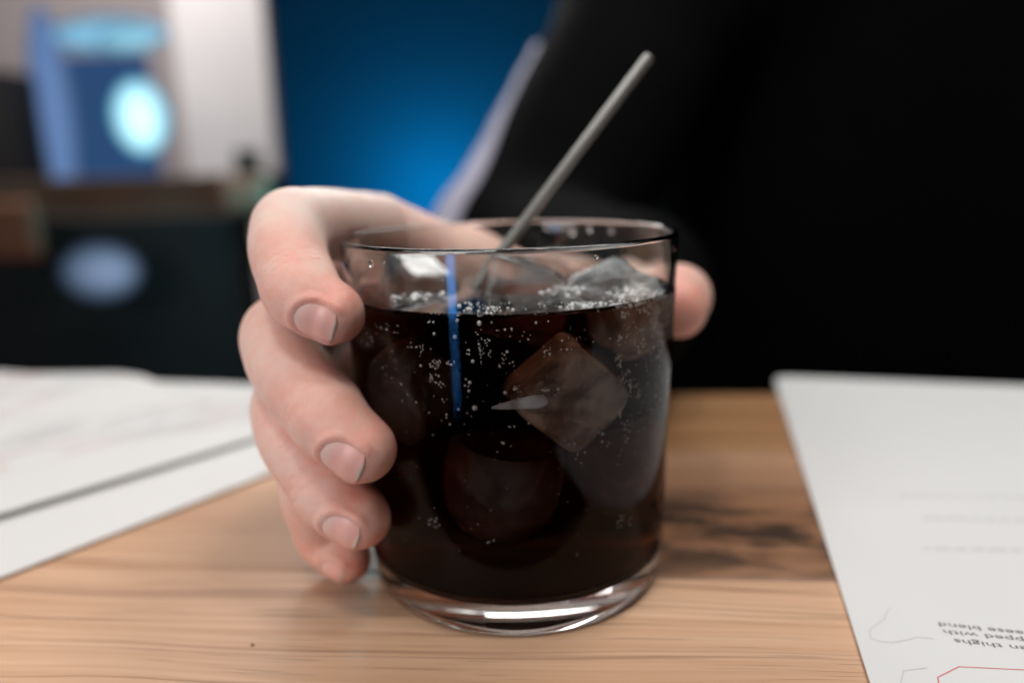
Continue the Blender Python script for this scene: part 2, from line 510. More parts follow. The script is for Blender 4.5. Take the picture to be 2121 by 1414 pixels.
def surface_nets(D, lo, h, smooth):
    n = np.array(D.shape)
    s = D < 0
    c = np.zeros(n - 1, np.uint8)
    corners = [(i, j, k) for i in (0, 1) for j in (0, 1) for k in (0, 1)]
    for i, j, k in corners:
        c += s[i:n[0] - 1 + i, j:n[1] - 1 + j, k:n[2] - 1 + k]
    act = (c > 0) & (c < 8)
    idx = np.full(n - 1, -1, np.int64)
    I = np.argwhere(act)
    idx[act] = np.arange(len(I))
    acc = np.zeros((len(I), 3)); cnt = np.zeros(len(I))
    for a in corners:
        for ax in range(3):
            if a[ax] == 0:
                b = list(a); b[ax] = 1
                da = D[I[:, 0] + a[0], I[:, 1] + a[1], I[:, 2] + a[2]].astype(float)
                db = D[I[:, 0] + b[0], I[:, 1] + b[1], I[:, 2] + b[2]].astype(float)
                cr = (da < 0) != (db < 0)
                t = np.where(cr, da / np.where(cr, da - db, 1), 0)
                p = np.tile(np.array(a, float), (len(I), 1)); p[:, ax] += t
                acc[cr] += p[cr]; cnt[cr] += 1
    V = (I + acc / cnt[:, None]) * h + lo
    Q = []
    for ax in range(3):
        u, v = [(1, 2), (2, 0), (0, 1)][ax]
        A = [slice(1, -1)] * 3; B = [slice(1, -1)] * 3
        A[ax] = slice(0, -1); B[ax] = slice(1, None)
        sa, sb = s[tuple(A)], s[tuple(B)]
        e = np.argwhere(sa != sb)
        off = np.array([1, 1, 1]); off[ax] = 0
        e2 = e + off
        def cell(du, dv):
            q = e2.copy(); q[:, u] -= du; q[:, v] -= dv
            return idx[q[:, 0], q[:, 1], q[:, 2]]
        quad = np.stack([cell(1, 1), cell(0, 1), cell(0, 0), cell(1, 0)], 1)
        flip = sb[tuple(e.T)]
        quad[flip] = quad[flip][:, ::-1]
        Q.append(quad)
    Q = np.concatenate(Q); Q = Q[(Q >= 0).all(1)]
    E = np.concatenate([Q[:, [0, 1]], Q[:, [1, 2]], Q[:, [2, 3]], Q[:, [3, 0]]])
    E = np.concatenate([E, E[:, ::-1]])
    deg = np.bincount(E[:, 0], minlength=len(V)).astype(float)[:, None]
    def lap(V):
        o = np.zeros_like(V)
        for i in range(3): o[:, i] = np.bincount(E[:, 0], weights=V[E[:, 1], i], minlength=len(V))
        return o / np.maximum(deg, 1) - V
    for _ in range(smooth):
        V = V + 0.55 * lap(V)
        V = V - 0.53 * lap(V) if _ % 2 else V
    return V, Q

# =================================================================== SETTING
# table of oak planks; its boards run across the picture, turned five degrees
TH = R(-5.3)
TROT = Matrix.Rotation(TH, 4, 'Z')
def to_table(p):
    q = TROT.inverted() @ Vector((p[0], p[1], 0)); return q.x, q.y
far_y = to_table(on_plane(1500, 815))[1]
j1 = to_table(on_plane(1450, 938))[1]
j0 = to_table(on_plane(1450, 1197))[1]
near_y = -0.068
knot = to_table(on_plane(1540, 1098))
table = empty('table')
tag(table, 'light oak plank table top under the glass, menus and hand', 'table')
wood = wood_material('oak_wood')
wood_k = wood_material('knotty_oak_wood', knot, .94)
wood_f = wood_material('darker_shaded_oak_wood', None, .60)  # far board's own darker tone, with the person's shadow and falloff painted in
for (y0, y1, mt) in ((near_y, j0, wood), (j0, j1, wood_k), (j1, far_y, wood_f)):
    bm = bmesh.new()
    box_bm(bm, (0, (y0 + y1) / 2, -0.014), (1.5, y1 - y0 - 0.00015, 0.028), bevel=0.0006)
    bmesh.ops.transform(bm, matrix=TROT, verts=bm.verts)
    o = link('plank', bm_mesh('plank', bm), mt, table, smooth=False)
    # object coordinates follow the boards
    o.data.transform(TROT.inverted()); o.matrix_world = TROT
    if mt is wood_k: o['label'] = 'oak plank with a dark cracked knot'

# =================================================================== THE GLASS
HG = 0.092
def r_out(z):
    pts = [(0, .0378), (.0012, .0390), (.004, .0398), (.012, .0404), (.03, .0410), (.06, .0420), (HG, .0430)]
    for (z0, r0), (z1, r1) in zip(pts, pts[1:]):
        if z <= z1: return r0 + (r1 - r0) * (z - z0) / (z1 - z0)
    return pts[-1][1]
WALL_IN = [(.0, .0068), (.020, .0068), (.030, .0070), (.0350, .0077), (.0372, .0094), (.0383, .0125), (.0390, .030), (.0403, .060)]
def r_in(z):
    pts = [(z_, r_) for r_, z_ in WALL_IN[4:]] + [(HG, .0415)]
    for (z0, r0), (z1, r1) in zip(pts, pts[1:]):
        if z <= z1: return r0 + (r1 - r0) * (z - z0) / (z1 - z0)
    return pts[-1][1]
MEN = LEVEL + 0.0011
prof = [(0, 0.0016), (.020, .0015), (.031, .0010), (.0345, .0003), (.0362, 0.0), (.0378, .0003), (.0389, .0013), (.0397, .004), (.0404, .012), (.0410, .03), (.0420, .06), (.0428, .0860), (.04298, .0908)]
for a in (10, 40, 70, 95, 125, 155): prof.append((.04222 + .00078 * math.cos(R(a)), .09122 + .00078 * math.sin(R(a))))
prof += [(.04143, .0908), (r_in(.086), .086), (r_in(MEN), MEN)]
V, Fc = lathe(prof, 192)
tumbler = link('tumbler', mesh('tumbler', V, Fc), glass_material())
tag(tumbler, 'clear glass tumbler of cola with a thick base held in the hand', 'glass')

# =================================================================== ICE
ice_mat = ice_material()
def rounded_block(sx, sy, sz, seed, p=8.0, amp=0.00045, n=14, taper=0.0):
    bm = bmesh.new()
    bmesh.ops.create_cube(bm, size=2)
    bmesh.ops.subdivide_edges(bm, edges=bm.edges, cuts=n, use_grid_fill=True)
    for v in bm.verts:
        c = v.co
        k = (abs(c.x) ** p + abs(c.y) ** p + abs(c.z) ** p) ** (1 / p)
        q = c / k
        s = 1 - taper * (q.z + 1) / 2
        q = Vector((q.x * sx * s, q.y * sy * s, q.z * sz))
        w = mnoise.noise_vector(q * 75 + Vector((seed * 3.1, seed, 0)))
        w2 = mnoise.noise_vector(q * 330 + Vector((seed * 1.7, 0, seed)))
        v.co = q + w * amp + w2 * amp * 0.12
    bmesh.ops.recalc_face_normals(bm, faces=bm.faces)
    return bm
def bullet(r, L, seed):
    """thimble of ice: domed closed end down, hollow open end up"""
    pr = [(0, -L / 2)]
    for a in range(10, 91, 10): pr.append((r * math.sin(R(a)), -L / 2 + r * (1 - math.cos(R(a)))))
    pr += [(r * 1.01, L * .2), (r * 1.0, L * .42), (r * .93, L * .5), (r * .80, L * .5), (r * .68, L * .44), (r * .60, L * .1), (r * .48, -L * .08), (r * .25, -L * .16), (0, -L * .18)]
    V, Fc = lathe(pr, 40)
    bm = bmesh.new()
    vs = [bm.verts.new(v) for v in V]
    for f in Fc: bm.faces.new([vs[i] for i in f])
    for v in bm.verts:
        v.co += mnoise.noise_vector(v.co * 70 + Vector((seed, seed * 2.3, 0))) * 0.0005
    bmesh.ops.recalc_face_normals(bm, faces=bm.faces)
    return bm
FROST = [.14, .12, .72, .60, .16, .22, .10, .25, 1.0]
ICE = [  # builder, centre mm, rotation deg, label
    (lambda: bullet(.0128, .0255, 1), (-3.0, -23.4, 32.5), (6, 8, 0), 'domed thimble of ice low in the cola at the front middle of the glass'),
    (lambda: bullet(.0122, .0270, 2), (24.0, -9.5, 33.0), (-8, -10, 30), 'domed thimble of ice against the right side of the glass'),
    (lambda: rounded_block(.0102, .0090, .0102, 3, 6.5, .0007), (11.6, -25.6, 57.3), (17, 43, 27), 'cornered ice cube with a peak at the middle front of the cola'),
    (lambda: rounded_block(.0090, .0095, .0085, 4), (26.0, -7.0, 73.0), (14, -12, 25), 'frosty ice cube breaking the surface at the right of the drink'),
    (lambda: rounded_block(.0100, .0092, .0090, 5), (3.0, -2.0, 75.0), (-10, 16, -12), 'clear ice cube floating in the middle of the drink'),
    (lambda: rounded_block(.0088, .0090, .0090, 6), (-26.0, 9.0, 74.0), (18, 8, 35), 'ice cube floating at the left behind the index fingertip'),
    (lambda: rounded_block(.0090, .0085, .0090, 7), (-22.5, -20.0, 57.0), (25, -20, 40), 'dim ice cube sunk in the cola beside the fingertips'),
    (lambda: rounded_block(.0092, .0090, .0088, 8), (6.0, 25.0, 72.0), (-12, 12, 20), 'ice cube floating at the back of the drink'),
    (lambda: rounded_block(.0020, .0014, .0061, 9, 3, .0004, 10, .75), (1.2, -38.5, 57.8), (0, -96, 3), 'thin bright sliver of ice added as the tan highlight in the cola'),  # added sliver, stands for the hand's tan refraction through the ice
]
ices, cut_bm = [], bmesh.new()
for k_, (fn, c, rot, lab) in enumerate(ICE):
    bm = fn()
    M = Matrix.Translation(Vector(c) / 1000) @ Matrix.Rotation(R(rot[2]), 4, 'Z') @ Matrix.Rotation(R(rot[1]), 4, 'Y') @ Matrix.Rotation(R(rot[0]), 4, 'X')
    me = bm_mesh('ice_cube', bm)
    cm = me.copy(); cm.transform(M); cut_bm.from_mesh(cm); bpy.data.meshes.remove(cm)
    # the ice sits a hair inside the hollow it makes in the liquid
    nv = [v.normal.copy() for v in me.vertices]
    for v, n_ in zip(me.vertices, nv): v.co -= n_ * 0.00003
    o = link('ice_cube', me, ice_mat)
    o.matrix_world = M
    tag(o, lab, 'ice cube', 'ice cubes in the cola'); o['frost'] = FROST[k_]
    ices.append(o)
cut = bpy.data.objects.new('cut', bm_mesh('cut', cut_bm)); COL.objects.link(cut)

# =================================================================== COLA
pr = WALL_IN[:7] + [(r_in(.045), .045), (.0403, .060), (r_in(.070), .070), (r_in(MEN), MEN)]
rl = r_in(MEN)
pr += [(rl - .0004, LEVEL + .0006), (rl - .0010, LEVEL + .0002), (rl - .0020, LEVEL), (rl - .004, LEVEL), (.020, LEVEL), (0, LEVEL)]
V, Fc = lathe(pr, 192)
cola_me = mesh('cola', V, Fc)
cola = bpy.data.objects.new('cola', cola_me); COL.objects.link(cola)
md = cola.modifiers.new('b', 'BOOLEAN'); md.operation = 'DIFFERENCE'; md.object = cut; md.solver = 'EXACT'; md.use_self = False
bpy.context.view_layer.update()
dg = bpy.context.evaluated_depsgraph_get()
newme = bpy.data.meshes.new_from_object(cola.evaluated_get(dg))
cola.modifiers.clear(); cola.data = newme; newme.name = 'cola'
bpy.data.objects.remove(cut)
bmx = bmesh.new(); bmx.from_mesh(newme)
bmesh.ops.triangulate(bmx, faces=[f for f in bmx.faces if len(f.verts) > 4])
bmx.to_mesh(newme); bmx.free()
cola_mat = cola_material()
newme.materials.clear(); newme.materials.append(cola_mat)
att = newme.attributes.new('ior', 'FLOAT', 'FACE')
vals, sm = [], []
for p in newme.polygons:
    rr = max(math.hypot(*newme.vertices[i].co.xy) for i in p.vertices)
    zs = [newme.vertices[i].co.z for i in p.vertices]
    rn = min(math.hypot(*newme.vertices[i].co.xy) - r_in(max(newme.vertices[i].co.z, .0094)) for i in p.vertices)
    if min(zs) > LEVEL - 1e-5: vals.append(1.335)
    elif max(zs) < .0095 or rn > -0.00012: vals.append(0.89)
    else: vals.append(1.019)
    sm.append(True)
att.data.foreach_set('value', vals)
newme.polygons.foreach_set('use_smooth', sm)
newme.set_sharp_from_angle(angle=R(50))
tag(cola, 'dark brown fizzy cola filling the tumbler to below its rim', 'drink')

# =================================================================== STRAW
st0, st1 = at(1345, 118, .214), at(1046, 513, .211)
sd = (st1 - st0); end = st1 + sd * (.034 / np.linalg.norm(sd))
bm = bmesh.new()
ax = Vector(st0 - end); Ls = ax.length
V, Fc = lathe([(.00156, 0), (.00159, .0004), (.00159, Ls - .0004), (.00152, Ls), (.00134, Ls), (.00130, Ls - .0006), (.00130, .0004)], 32, closed=True)
me = mesh('straw', V, Fc)
straw_mat = plain('grey_satin_straw', (0.29, 0.285, 0.265), 0.38, 0.55, 0.06, 300)
straw = link('straw', me, straw_mat)
straw.matrix_world = Matrix.Translation(Vector(end)) @ ax.to_track_quat('Z', 'Y').to_matrix().to_4x4()
me.set_sharp_from_angle(angle=R(40))
tag(straw, 'thin grey drinking straw leaning out of the glass to the right', 'straw')

# =================================================================== BUBBLES AND DROPS
def wall_hit(u, v, inset, inner=True):
    d = at(u, v, 1) - CAM
    t = 0.13
    for _ in range(60):
        p = CAM + d * t
        rr = (r_in if inner else r_out)(min(max(p[2], .0095), HG)) - inset
        g = math.hypot(p[0], p[1]) - rr
        if g < 1e-6: break
        t += g * 0.7
    return p
ico = bmesh.new(); bmesh.ops.create_icosphere(ico, subdivisions=2, radius=1)
ico.verts.index_update()
IV = np.array([v.co[:] for v in ico.verts]); IF = np.array([[v.index for v in f.verts] for f in ico.faces]); ico.free()
def balls(name, pts, mat, parent, squash=None):
    Vs, Fs = [], []
    for i, (p, r) in enumerate(pts):
        Vs.append(IV * r + p); Fs.append(IF + i * len(IV))
    return link(name, mesh(name, np.concatenate(Vs), np.concatenate(Fs)), mat, parent)
clusters = [ (800, 680, 30, 12, 14, .2), (1040, 690, 60, 14, 16, .2), (1190, 690, 40, 16, 14, .2), (1345, 780, 16, 60, 40, .22), (1330, 860, 22, 60, 26, .2), (820, 760, 22, 40, 14, .18), (1360, 900, 14, 70, 20, .2),  # photo pixel, spread x, spread y, count, size mm
    (770, 700, 10, 20, 16, .17), (780, 700, 8, 8, 5, .2), (858, 718, 14, 4, 5, .22), (877, 724, 5, 12, 11, .2), (876, 755, 1, 1, 1, .3),
    (903, 770, 9, 28, 30, .2), (918, 795, 12, 6, 9, .2), (938, 750, 9, 5, 9, .24), (908, 752, 8, 10, 10, .22), (1004, 716, 12, 16, 26, .22), (1012, 730, 5, 8, 8, .2),
    (972, 727, 4, 8, 5, .3), (997, 745, 2, 12, 5, .24), (982, 748, 2, 4, 2, .3), (1048, 738, 8, 14, 12, .25), (1035, 757, 2, 4, 3, .25), (1062, 753, 3, 5, 3, .25),
    (970, 798, 5, 16, 6, .36), (978, 845, 9, 8, 3, .5), (952, 845, 1, 1, 1, .34), (893, 852, 2, 1, 1, .45), (928, 857, 2, 8, 3, .4), (935, 876, 1, 1, 1, .35), (918, 868, 1, 1, 1, .2), (867, 830, 1, 1, 1, .28), (902, 818, 2, 1, 1, .24),
    (1072, 800, 7, 10, 12, .26), (1075, 823, 4, 4, 2, .5), (1131, 725, 8, 12, 16, .26), (1160, 721, 1, 2, 2, .36), (1172, 722, 1, 1, 1, .26), (1128, 805, 8, 2, 5, .3), (1150, 812, 5, 8, 7, .28), (1147, 838, 1, 1, 1, .34),
    (1094, 876, 2, 3, 2, .6), (1060, 881, 6, 1, 4, .2), (1126, 884, 1, 1, 1, .25), (1046, 811, 1, 1, 1, .33), (1036, 832, 1, 1, 1, .33), (1070, 773, 1, 1, 1, .3),
    (1043, 915, 1, 1, 1, .3), (1155, 1019, 1, 1, 1, .3), (992, 1081, 2, 2, 1, .5), (1018, 1117, 8, 3, 4, .25), (905, 1075, 12, 14, 10, .2), (1285, 1075, 14, 14, 20, .2),
    (1300, 690, 26, 26, 40, .24), (1320, 720, 14, 14, 22, .24), (1275, 745, 7, 14, 14, .28), (1350, 690, 12, 50, 60, .2), (1290, 780, 14, 16, 26, .26), (1306, 800, 12, 20, 40, .22), (1278, 795, 6, 14, 14, .26),
    (1292, 880, 12, 14, 26, .22), (1290, 905, 5, 10, 10, .22), (1250, 915, 8, 6, 6, .28), (1200, 935, 14, 5, 4, .3), (1240, 895, 6, 5, 4, .3), (1276, 852, 4, 14, 6, .34), (1225, 905, 3, 4, 2, .3), (1175, 915, 12, 8, 4, .24), (1278, 935, 4, 8, 4, .3),
    (898, 665, 9, 2, 6, .36), (950, 657, 3, 3, 3, .4), (994, 668, 1, 1, 1, .4), (1019, 666, 1, 1, 1, .4), (903, 690, 1, 1, 1, .38), (944, 696, 2, 1, 2, .38), (1109, 667, 1, 1, 1, .4), (1134, 664, 1, 1, 1, .4), (751, 655, 2, 1, 2, .4),
    (1258, 700, 3, 2, 2, .4), (1278, 697, 2, 2, 2, .4), (1322, 640, 12, 8, 14, .3), (1290, 650, 10, 6, 8, .3), (1340, 640, 14, 10, 18, .28),
]
bub = []
for (u, v, su, sv, n_, sz) in clusters:
    for _ in range(n_):
        r_ = sz / 1000 * (0.5 + 0.9 * rng.random() ** 2) * 1.1
        if n_ == 1: uu, vv = u, v
        else: uu, vv = u + su * rng.uniform(-1, 1), v + sv * rng.uniform(-1, 1)
        p = wall_hit(uu, vv, r_ + 0.00004)
        if p[2] > LEVEL - r_: p[2] = LEVEL - r_ * 1.05
        if any(np.linalg.norm(p - q) < 0.85 * (r_ + r2) for q, r2 in bub[-60:]): continue
        bub.append((p, r_))
for _ in range(420):   # scattered single bubbles all round the wall
    a = rng.uniform(0, 2 * np.pi); z = rng.uniform(.02, LEVEL - .002); r_ = rng.uniform(.00008, .00022)
    bub.append((np.array([(r_in(z) - r_ - .00004) * math.cos(a), (r_in(z) - r_ - .00004) * math.sin(a), z]), r_))
fizz = balls('fizz', bub, bubble_material('gas_bubble', 0.749, .5), cola)
fizz['kind'] = 'stuff'
foam = []
def surf_spot(x, y, sx, sy, n_, r0, r1, zup):
    for _ in range(n_):
        r_ = r0 * .55 + (r1 * 1.25 - r0 * .55) * rng.random() ** 2.2
        px, py = x + sx * rng.normal(), y + sy * rng.normal()
        if math.hypot(px, py) > r_in(LEVEL) - r_ - .0001: 
            q = (r_in(LEVEL) - r_ - .0001) / math.hypot(px, py); px *= q; py *= q
        foam.append((np.array([px, py, LEVEL + r_ * .5 + zup * rng.random() ** 2]), r_))
surf_spot(.030, -.020, .0035, .004, 330, .0002, .0006, .0015)
surf_spot(.018, -.031, .005, .002, 110, .0002, .0005, .001)
surf_spot(.014, -.012, .003, .003, 60, .0003, .0007, .001)
surf_spot(-.006, -.030, .003, .004, 50, .0002, .0004, .001)
surf_spot(-.024, -.012, .003, .003, 34, .0004, .0009, .0005)
froth = balls('froth', foam, bubble_material('froth_bubble', 1.25, .55), cola)
froth['kind'] = 'stuff'
water = dielectric('water', 1.333)
specks = []
for _ in range(150):
    a = R(rng.uniform(200, 340)); z = rng.uniform(LEVEL + .002, .0895); r_ = rng.uniform(.00005, .00016) * (1.6 if rng.random() < .08 else 1)
    specks.append((np.array([(r_in(z) - r_ * .3) * math.cos(a), (r_in(z) - r_ * .3) * math.sin(a), z]), r_))
sp = balls('spray', specks, water, tumbler); sp['kind'] = 'stuff'
for (ang, z, r_) in ((62, .0885, .0011), (54, .0893, .0009), (43, .0892, .0009), (160, .0898, .0010), (222, .0880, .0008), (296, .0893, .0005)):
    a = R(ang); rr = r_in(z) - r_ * .25
    o = balls('droplet', [(np.array([rr * math.cos(a), rr * math.sin(a), z]), r_)], water, tumbler)

# =================================================================== PERSON: hand and forearm in one surface
person = empty('person', (0.10, 0.40, -0.3))
tag(person, 'person in a black jacket holding the glass with the right hand', 'person')

def touch(u, v, r, zguess=None):
    """centre of a fingertip ball of radius r that presses on the glass, seen at pixel u,v (near side)"""
    d = at(u, v, 1) - CAM
    t = 0.10
    for _ in range(200):
        p = CAM + d * t
        g = math.hypot(p[0], p[1]) - (r_out(min(max(p[2], 0), HG)) + r * 0.93)
        if g < 1e-6: return p
        t += g * 0.5
        if t > .4: break
    # grazing ray: nearest approach
    ts = np.linspace(.12, .26, 400); P = CAM + d[None] * ts[:, None]
    return P[np.argmin(np.hypot(P[:, 0], P[:, 1]))]

fingers = {}
def finger(name, mcp, pip, dip, tip, rr):
    fingers[name] = dict(j=[np.array(mcp), np.array(pip), np.array(dip), np.array(tip)], r=rr)
mm = lambda x, y, z: np.array([x, y, z]) / 1000
def unit(*v):
    v = np.array(v, float); return v / np.linalg.norm(v)
TIPS = {  # tip pixel, tip radius, pointing direction, distance back to the last joint
    'index': (694, 650, .0069, unit(.76, -.45, -.48), .0115),
    'middle': (752, 930, .0077, unit(.72, -.45, -.54), .0135),
    'ring': (746, 1072, .0074, unit(.72, -.45, -.50), .0120),
    'pinky': (720, 1155, .0064, unit(.70, -.50, -.50), .0100)}
REST = {  # knuckle, middle joint, radii
    'index': (mm(-42, 50, 90), at(612, 474, .197), (.0110, .0097, .0087)),
    'middle': (mm(-45, 50, 73), at(590, 694, .200), (.0108, .0100, .0091)),
    'ring': (mm(-44, 48, 55), at(606, 838, .202), (.0102, .0094, .0087)),
    'pinky': (mm(-40, 44, 38), at(656, 958, .203), (.0094, .0083, .0076))}
for nm in TIPS:
    u, v, r, a, L = TIPS[nm]
    tp = touch(u, v, r)
    mcp, pip, rr = REST[nm]
    finger(nm, mcp, pip, tp - a * L, tp, rr + (r,))
tI = tM = None
def spline(P, Rr, n=10):
    """Catmull-Rom through the joints, with radii"""
    P = [2 * P[0] - P[1]] + list(P) + [2 * P[-1] - P[-2]]; Rr = [Rr[0]] + list(Rr) + [Rr[-1]]
    out = []
    for i in range(1, len(P) - 2):
        for t in np.linspace(0, 1, n, endpoint=(i == len(P) - 3)):
            c = lambda a, b, c_, d: .5 * (2 * b + (c_ - a) * t + (2 * a - 5 * b + 4 * c_ - d) * t * t + (3 * b - a - 3 * c_ + d) * t ** 3)
            out.append((c(*P[i - 1:i + 3]), c(*Rr[i - 1:i + 3])))
    return out
H = 0.0006
fld = Field((-.075, -.050, .0), (.105, .150, .118), H)
# palm and wrist
pal = []
for nm, mid, end in (('index', mm(-14, 66, 73), mm(30, 84, 54)), ('middle', mm(-14, 68, 62), mm(30, 86, 49)), ('ring', mm(-14, 67, 49), mm(28, 86, 43)), ('pinky', mm(-10, 64, 38), mm(26, 82, 38))):
    b = fingers[nm]['j'][0]; r0 = fingers[nm]['r'][0]
    pal += [(b, mid, r0, .0125), (mid, end, .0125, .014)]
pal += [(mm(30, 84, 48), mm(52, 150, 44), .020, .023), (mm(24, 76, 52), mm(32, 84, 46), .015, .018)]
chain(fld, pal, .010, .010)
# thumb
tt = at(1404, 640, .2325)
th_j = [mm(24, 74, 54), mm(43, 62, 62), mm(54, 45, 66), tt]
chain(fld, [(th_j[0], th_j[1], .0140, .0118), (th_j[1], th_j[2], .0115, .0098), (th_j[2], th_j[3], .0096, .0088)], .004, .009)
for nm in ('index', 'middle', 'ring', 'pinky'):
    j, rr = fingers[nm]['j'], fingers[nm]['r']
    pts = spline(j, rr)
    d = None
    P = np.array([p for p, _ in pts]); pad = .016
    sl, X, Y, Z = fld.block(P.min(0) - pad, P.max(0) + pad)
    for (p0, r0), (p1, r1) in zip(pts, pts[1:]):
        c_ = capsule(X, Y, Z, p0, p1, r0, r1)
        d = c_ if d is None else np.minimum(d, c_)
    o_ = j[1] - (j[0] + j[2]) / 2; o_ /= np.linalg.norm(o_)
    kc = j[1] + o_ * .0014
    d = smin(d, capsule(X, Y, Z, kc, kc, rr[1] * .90, rr[1] * .90), .004)
    o_ = j[2] - (j[1] + j[3]) / 2; o_ /= np.linalg.norm(o_)
    kc = j[2] + o_ * .0005
    d = smin(d, capsule(X, Y, Z, kc, kc, rr[2] * .93, rr[2] * .93), .003)
    fld.d[sl] = smin(fld.d[sl], d, .0008)
# webs: soften knuckle ends back into the palm
for a, b in (('index', 'middle'), ('middle', 'ring'), ('ring', 'pinky')):
    pa = fingers[a]['j'][0] * .80 + fingers[a]['j'][1] * .20; pb = fingers[b]['j'][0] * .80 + fingers[b]['j'][1] * .20
    chain(fld, [(pa, pb, .0075, .0075)], .004, .006)

# nail frames
def nail_frame(nm, roll):
    j, rr = fingers[nm]['j'], fingers[nm]['r']
    a = j[3] - j[2]; a /= np.linalg.norm(a)
    n = np.array(roll)
    n -= a * (n @ a); n /= np.linalg.norm(n)
    w = np.cross(n, a)
    return j[3], a, n, w, rr[3]
NAILS = {'index': (.0112, .0124, (-.62, -.76, -.08)), 'middle': (.0122, .0132, (-.58, -.80, -.05)), 'ring': (.0112, .0122, (-.60, -.78, -.08)), 'pinky': (.0086, .0094, (-.7, -.70, -.1))}
def nail_point(fr, s, t, L, Wd, lift=0.0):
    C, a, n, w, r = fr
    th = t * (Wd / 2) / (r * 1.035)
    q = s - 0.50
    base = C + a * (q * L + 0.0009); dr = n * math.cos(th) + w * math.sin(th)
    key = (round(s, 4), round(t, 4), id(fr))
    if key not in _rho:
        x0, x1 = .0015, .0125
        while x1 - x0 > 2e-5:
            xm = (x0 + x1) / 2
            if FR.at(base + dr * xm) < 0: x0 = xm
            else: x1 = xm
        dip_ = 0.0034 * max(0, s - .25) ** 1.7
        _rho[key] = max(x0 + .00012, min(r * 1.035 - dip_ - .0002, x0 + .00045))
    return base + dr * (_rho[key] + lift)
_rho = {}
def s_start(t): return 0.72 * (1 - math.sqrt(max(0, 1 - (abs(t) * .99) ** 2.2)))
def s_end(t): return 0.86 - 0.16 * abs(t) ** 3
class FR: pass
FR = Field.__new__(Field); FR.lo, FR.h, FR.n, FR.d = fld.lo, fld.h, fld.n, fld.d.copy()
nail_meshes = {}
for nm, (L, Wd, roll) in NAILS.items():
    fr = nail_frame(nm, roll); _keep = globals().setdefault('_frs', []); _keep.append(fr)
    # skin folds round the base and sides of the nail
    path = []
    for t in np.linspace(-1, 1, 25):
        path.append(nail_point(fr, s_start(t) - .035, t * 1.05, L, Wd, -.0002))
    left = [nail_point(fr, s_, -1.07, L, Wd, -.0003) for s_ in np.linspace(.74, .66, 3)]
    right = [nail_point(fr, s_, 1.07, L, Wd, -.0003) for s_ in np.linspace(.66, .74, 3)]
    path = left + path + right
    segs = [(path[i], path[i + 1], .00062, .00062) for i in range(len(path) - 1)]
    chain(fld, segs, .0004, .0010, pad=.002)
    NU, NV = 18, 17
    V, att_s, att_e = [], [], []
    for layer, dz in ((0, .00002), (1, -.0013)):
        for i in range(NU):
            for k_ in range(NV):
                t = -1 + 2 * k_ / (NV - 1)
                f = i / (NU - 1)
                s_ = s_start(t) + f * (s_end(t) - s_start(t))
                e_ = min(1, max(0, (abs(t) - .9) / .1, (0.06 - f) / .06))
                V.append(nail_point(fr, s_, t, L, Wd, dz - .00016 * e_)); att_s.append(s_); att_e.append(e_)
    Q = []
    N1 = NU * NV
    for i in range(NU - 1):
        for k_ in range(NV - 1):
            q = (i * NV + k_, i * NV + k_ + 1, (i + 1) * NV + k_ + 1, (i + 1) * NV + k_)
            Q.append(q); Q.append(tuple(N1 + x for x in reversed(q)))
    ring = [k_ for k_ in range(NV)] + [i * NV + NV - 1 for i in range(1, NU)] + [(NU - 1) * NV + k_ for k_ in range(NV - 2, -1, -1)] + [i * NV for i in range(NU - 2, 0, -1)]
    for x, y in zip(ring, ring[1:] + ring[:1]): Q.append((y, x, N1 + x, N1 + y))
    me = mesh('fingernail', V, Q)
    bmn = bmesh.new(); bmn.from_mesh(me); bmesh.ops.recalc_face_normals(bmn, faces=bmn.faces); bmn.to_mesh(me); bmn.free()
    me.attributes.new('along', 'FLOAT', 'POINT').data.foreach_set('value', att_s)
    me.attributes.new('rim', 'FLOAT', 'POINT').data.foreach_set('value', att_e)
    nail_meshes[nm] = me
# the glass presses the pads flat: skin stays just outside the tumbler
sl, X, Y, Z = fld.block((-.06, -.06, 0), (.06, .06, HG + .003))
zz = np.array([r_out(min(max(z, 0), HG)) for z in Z.ravel()], np.float32)[None, None, :]
gl = np.sqrt(X * X + Y * Y) - zz
gl = np.maximum(gl, -(HG + .003 - Z) * 0 + gl)
inside = np.where(Z < HG + .0005, gl, 0.01)
cutd = -(inside - 0.00015)
k_ = 0.0012
a_ = fld.d[sl]; h_ = np.clip(0.5 - 0.5 * (a_ - cutd) / k_ * -1, 0, 1)
fld.d[sl] = np.where(cutd > -0.004, cutd + (a_ - cutd) * (1 - np.clip(0.5 - 0.5 * (a_ - cutd) / k_, 0, 1)) + k_ * np.clip(0.5 - 0.5 * (a_ - cutd) / k_, 0, 1) * (1 - np.clip(0.5 - 0.5 * (a_ - cutd) / k_, 0, 1)), a_)
hand_me, HV = fld.mesh('hand', 3)
del fld
# blood near joints and tips, creases over the knuckles
flush = np.zeros(len(HV)); crease = np.zeros(len(HV))
for nm in fingers:
    j, rr = fingers[nm]['j'], fingers[nm]['r']
    for c_, w_, s_ in ((j[2], .60, 1.2), (j[3], .80, 1.15), (j[1], .22, 1.2)):
        dd = np.linalg.norm(HV - c_, axis=1) / (rr[2] * s_)
        flush = np.maximum(flush, w_ * np.exp(-dd ** 2 * .8))
    a = j[3] - j[1]; a /= np.linalg.norm(a)
    for c_, ax_ in ((j[2], j[3] - j[1]), (j[1], j[2] - j[0])):
        ax_ = ax_ / np.linalg.norm(ax_)
        rel = HV - c_; t_ = rel @ ax_; near = np.linalg.norm(rel, axis=1) < rr[1] * 1.5
        for o_ in (-.0026, -.0008, .0012):
            crease = np.maximum(crease, np.where(near, np.exp(-((t_ - o_ + .0003 * np.sin(rel[:, 0] * 2500)) / .00028) ** 2), 0))
dd = np.linalg.norm(HV - tt, axis=1) / .012
flush = np.maximum(flush, .75 * np.exp(-dd ** 2 * .6))
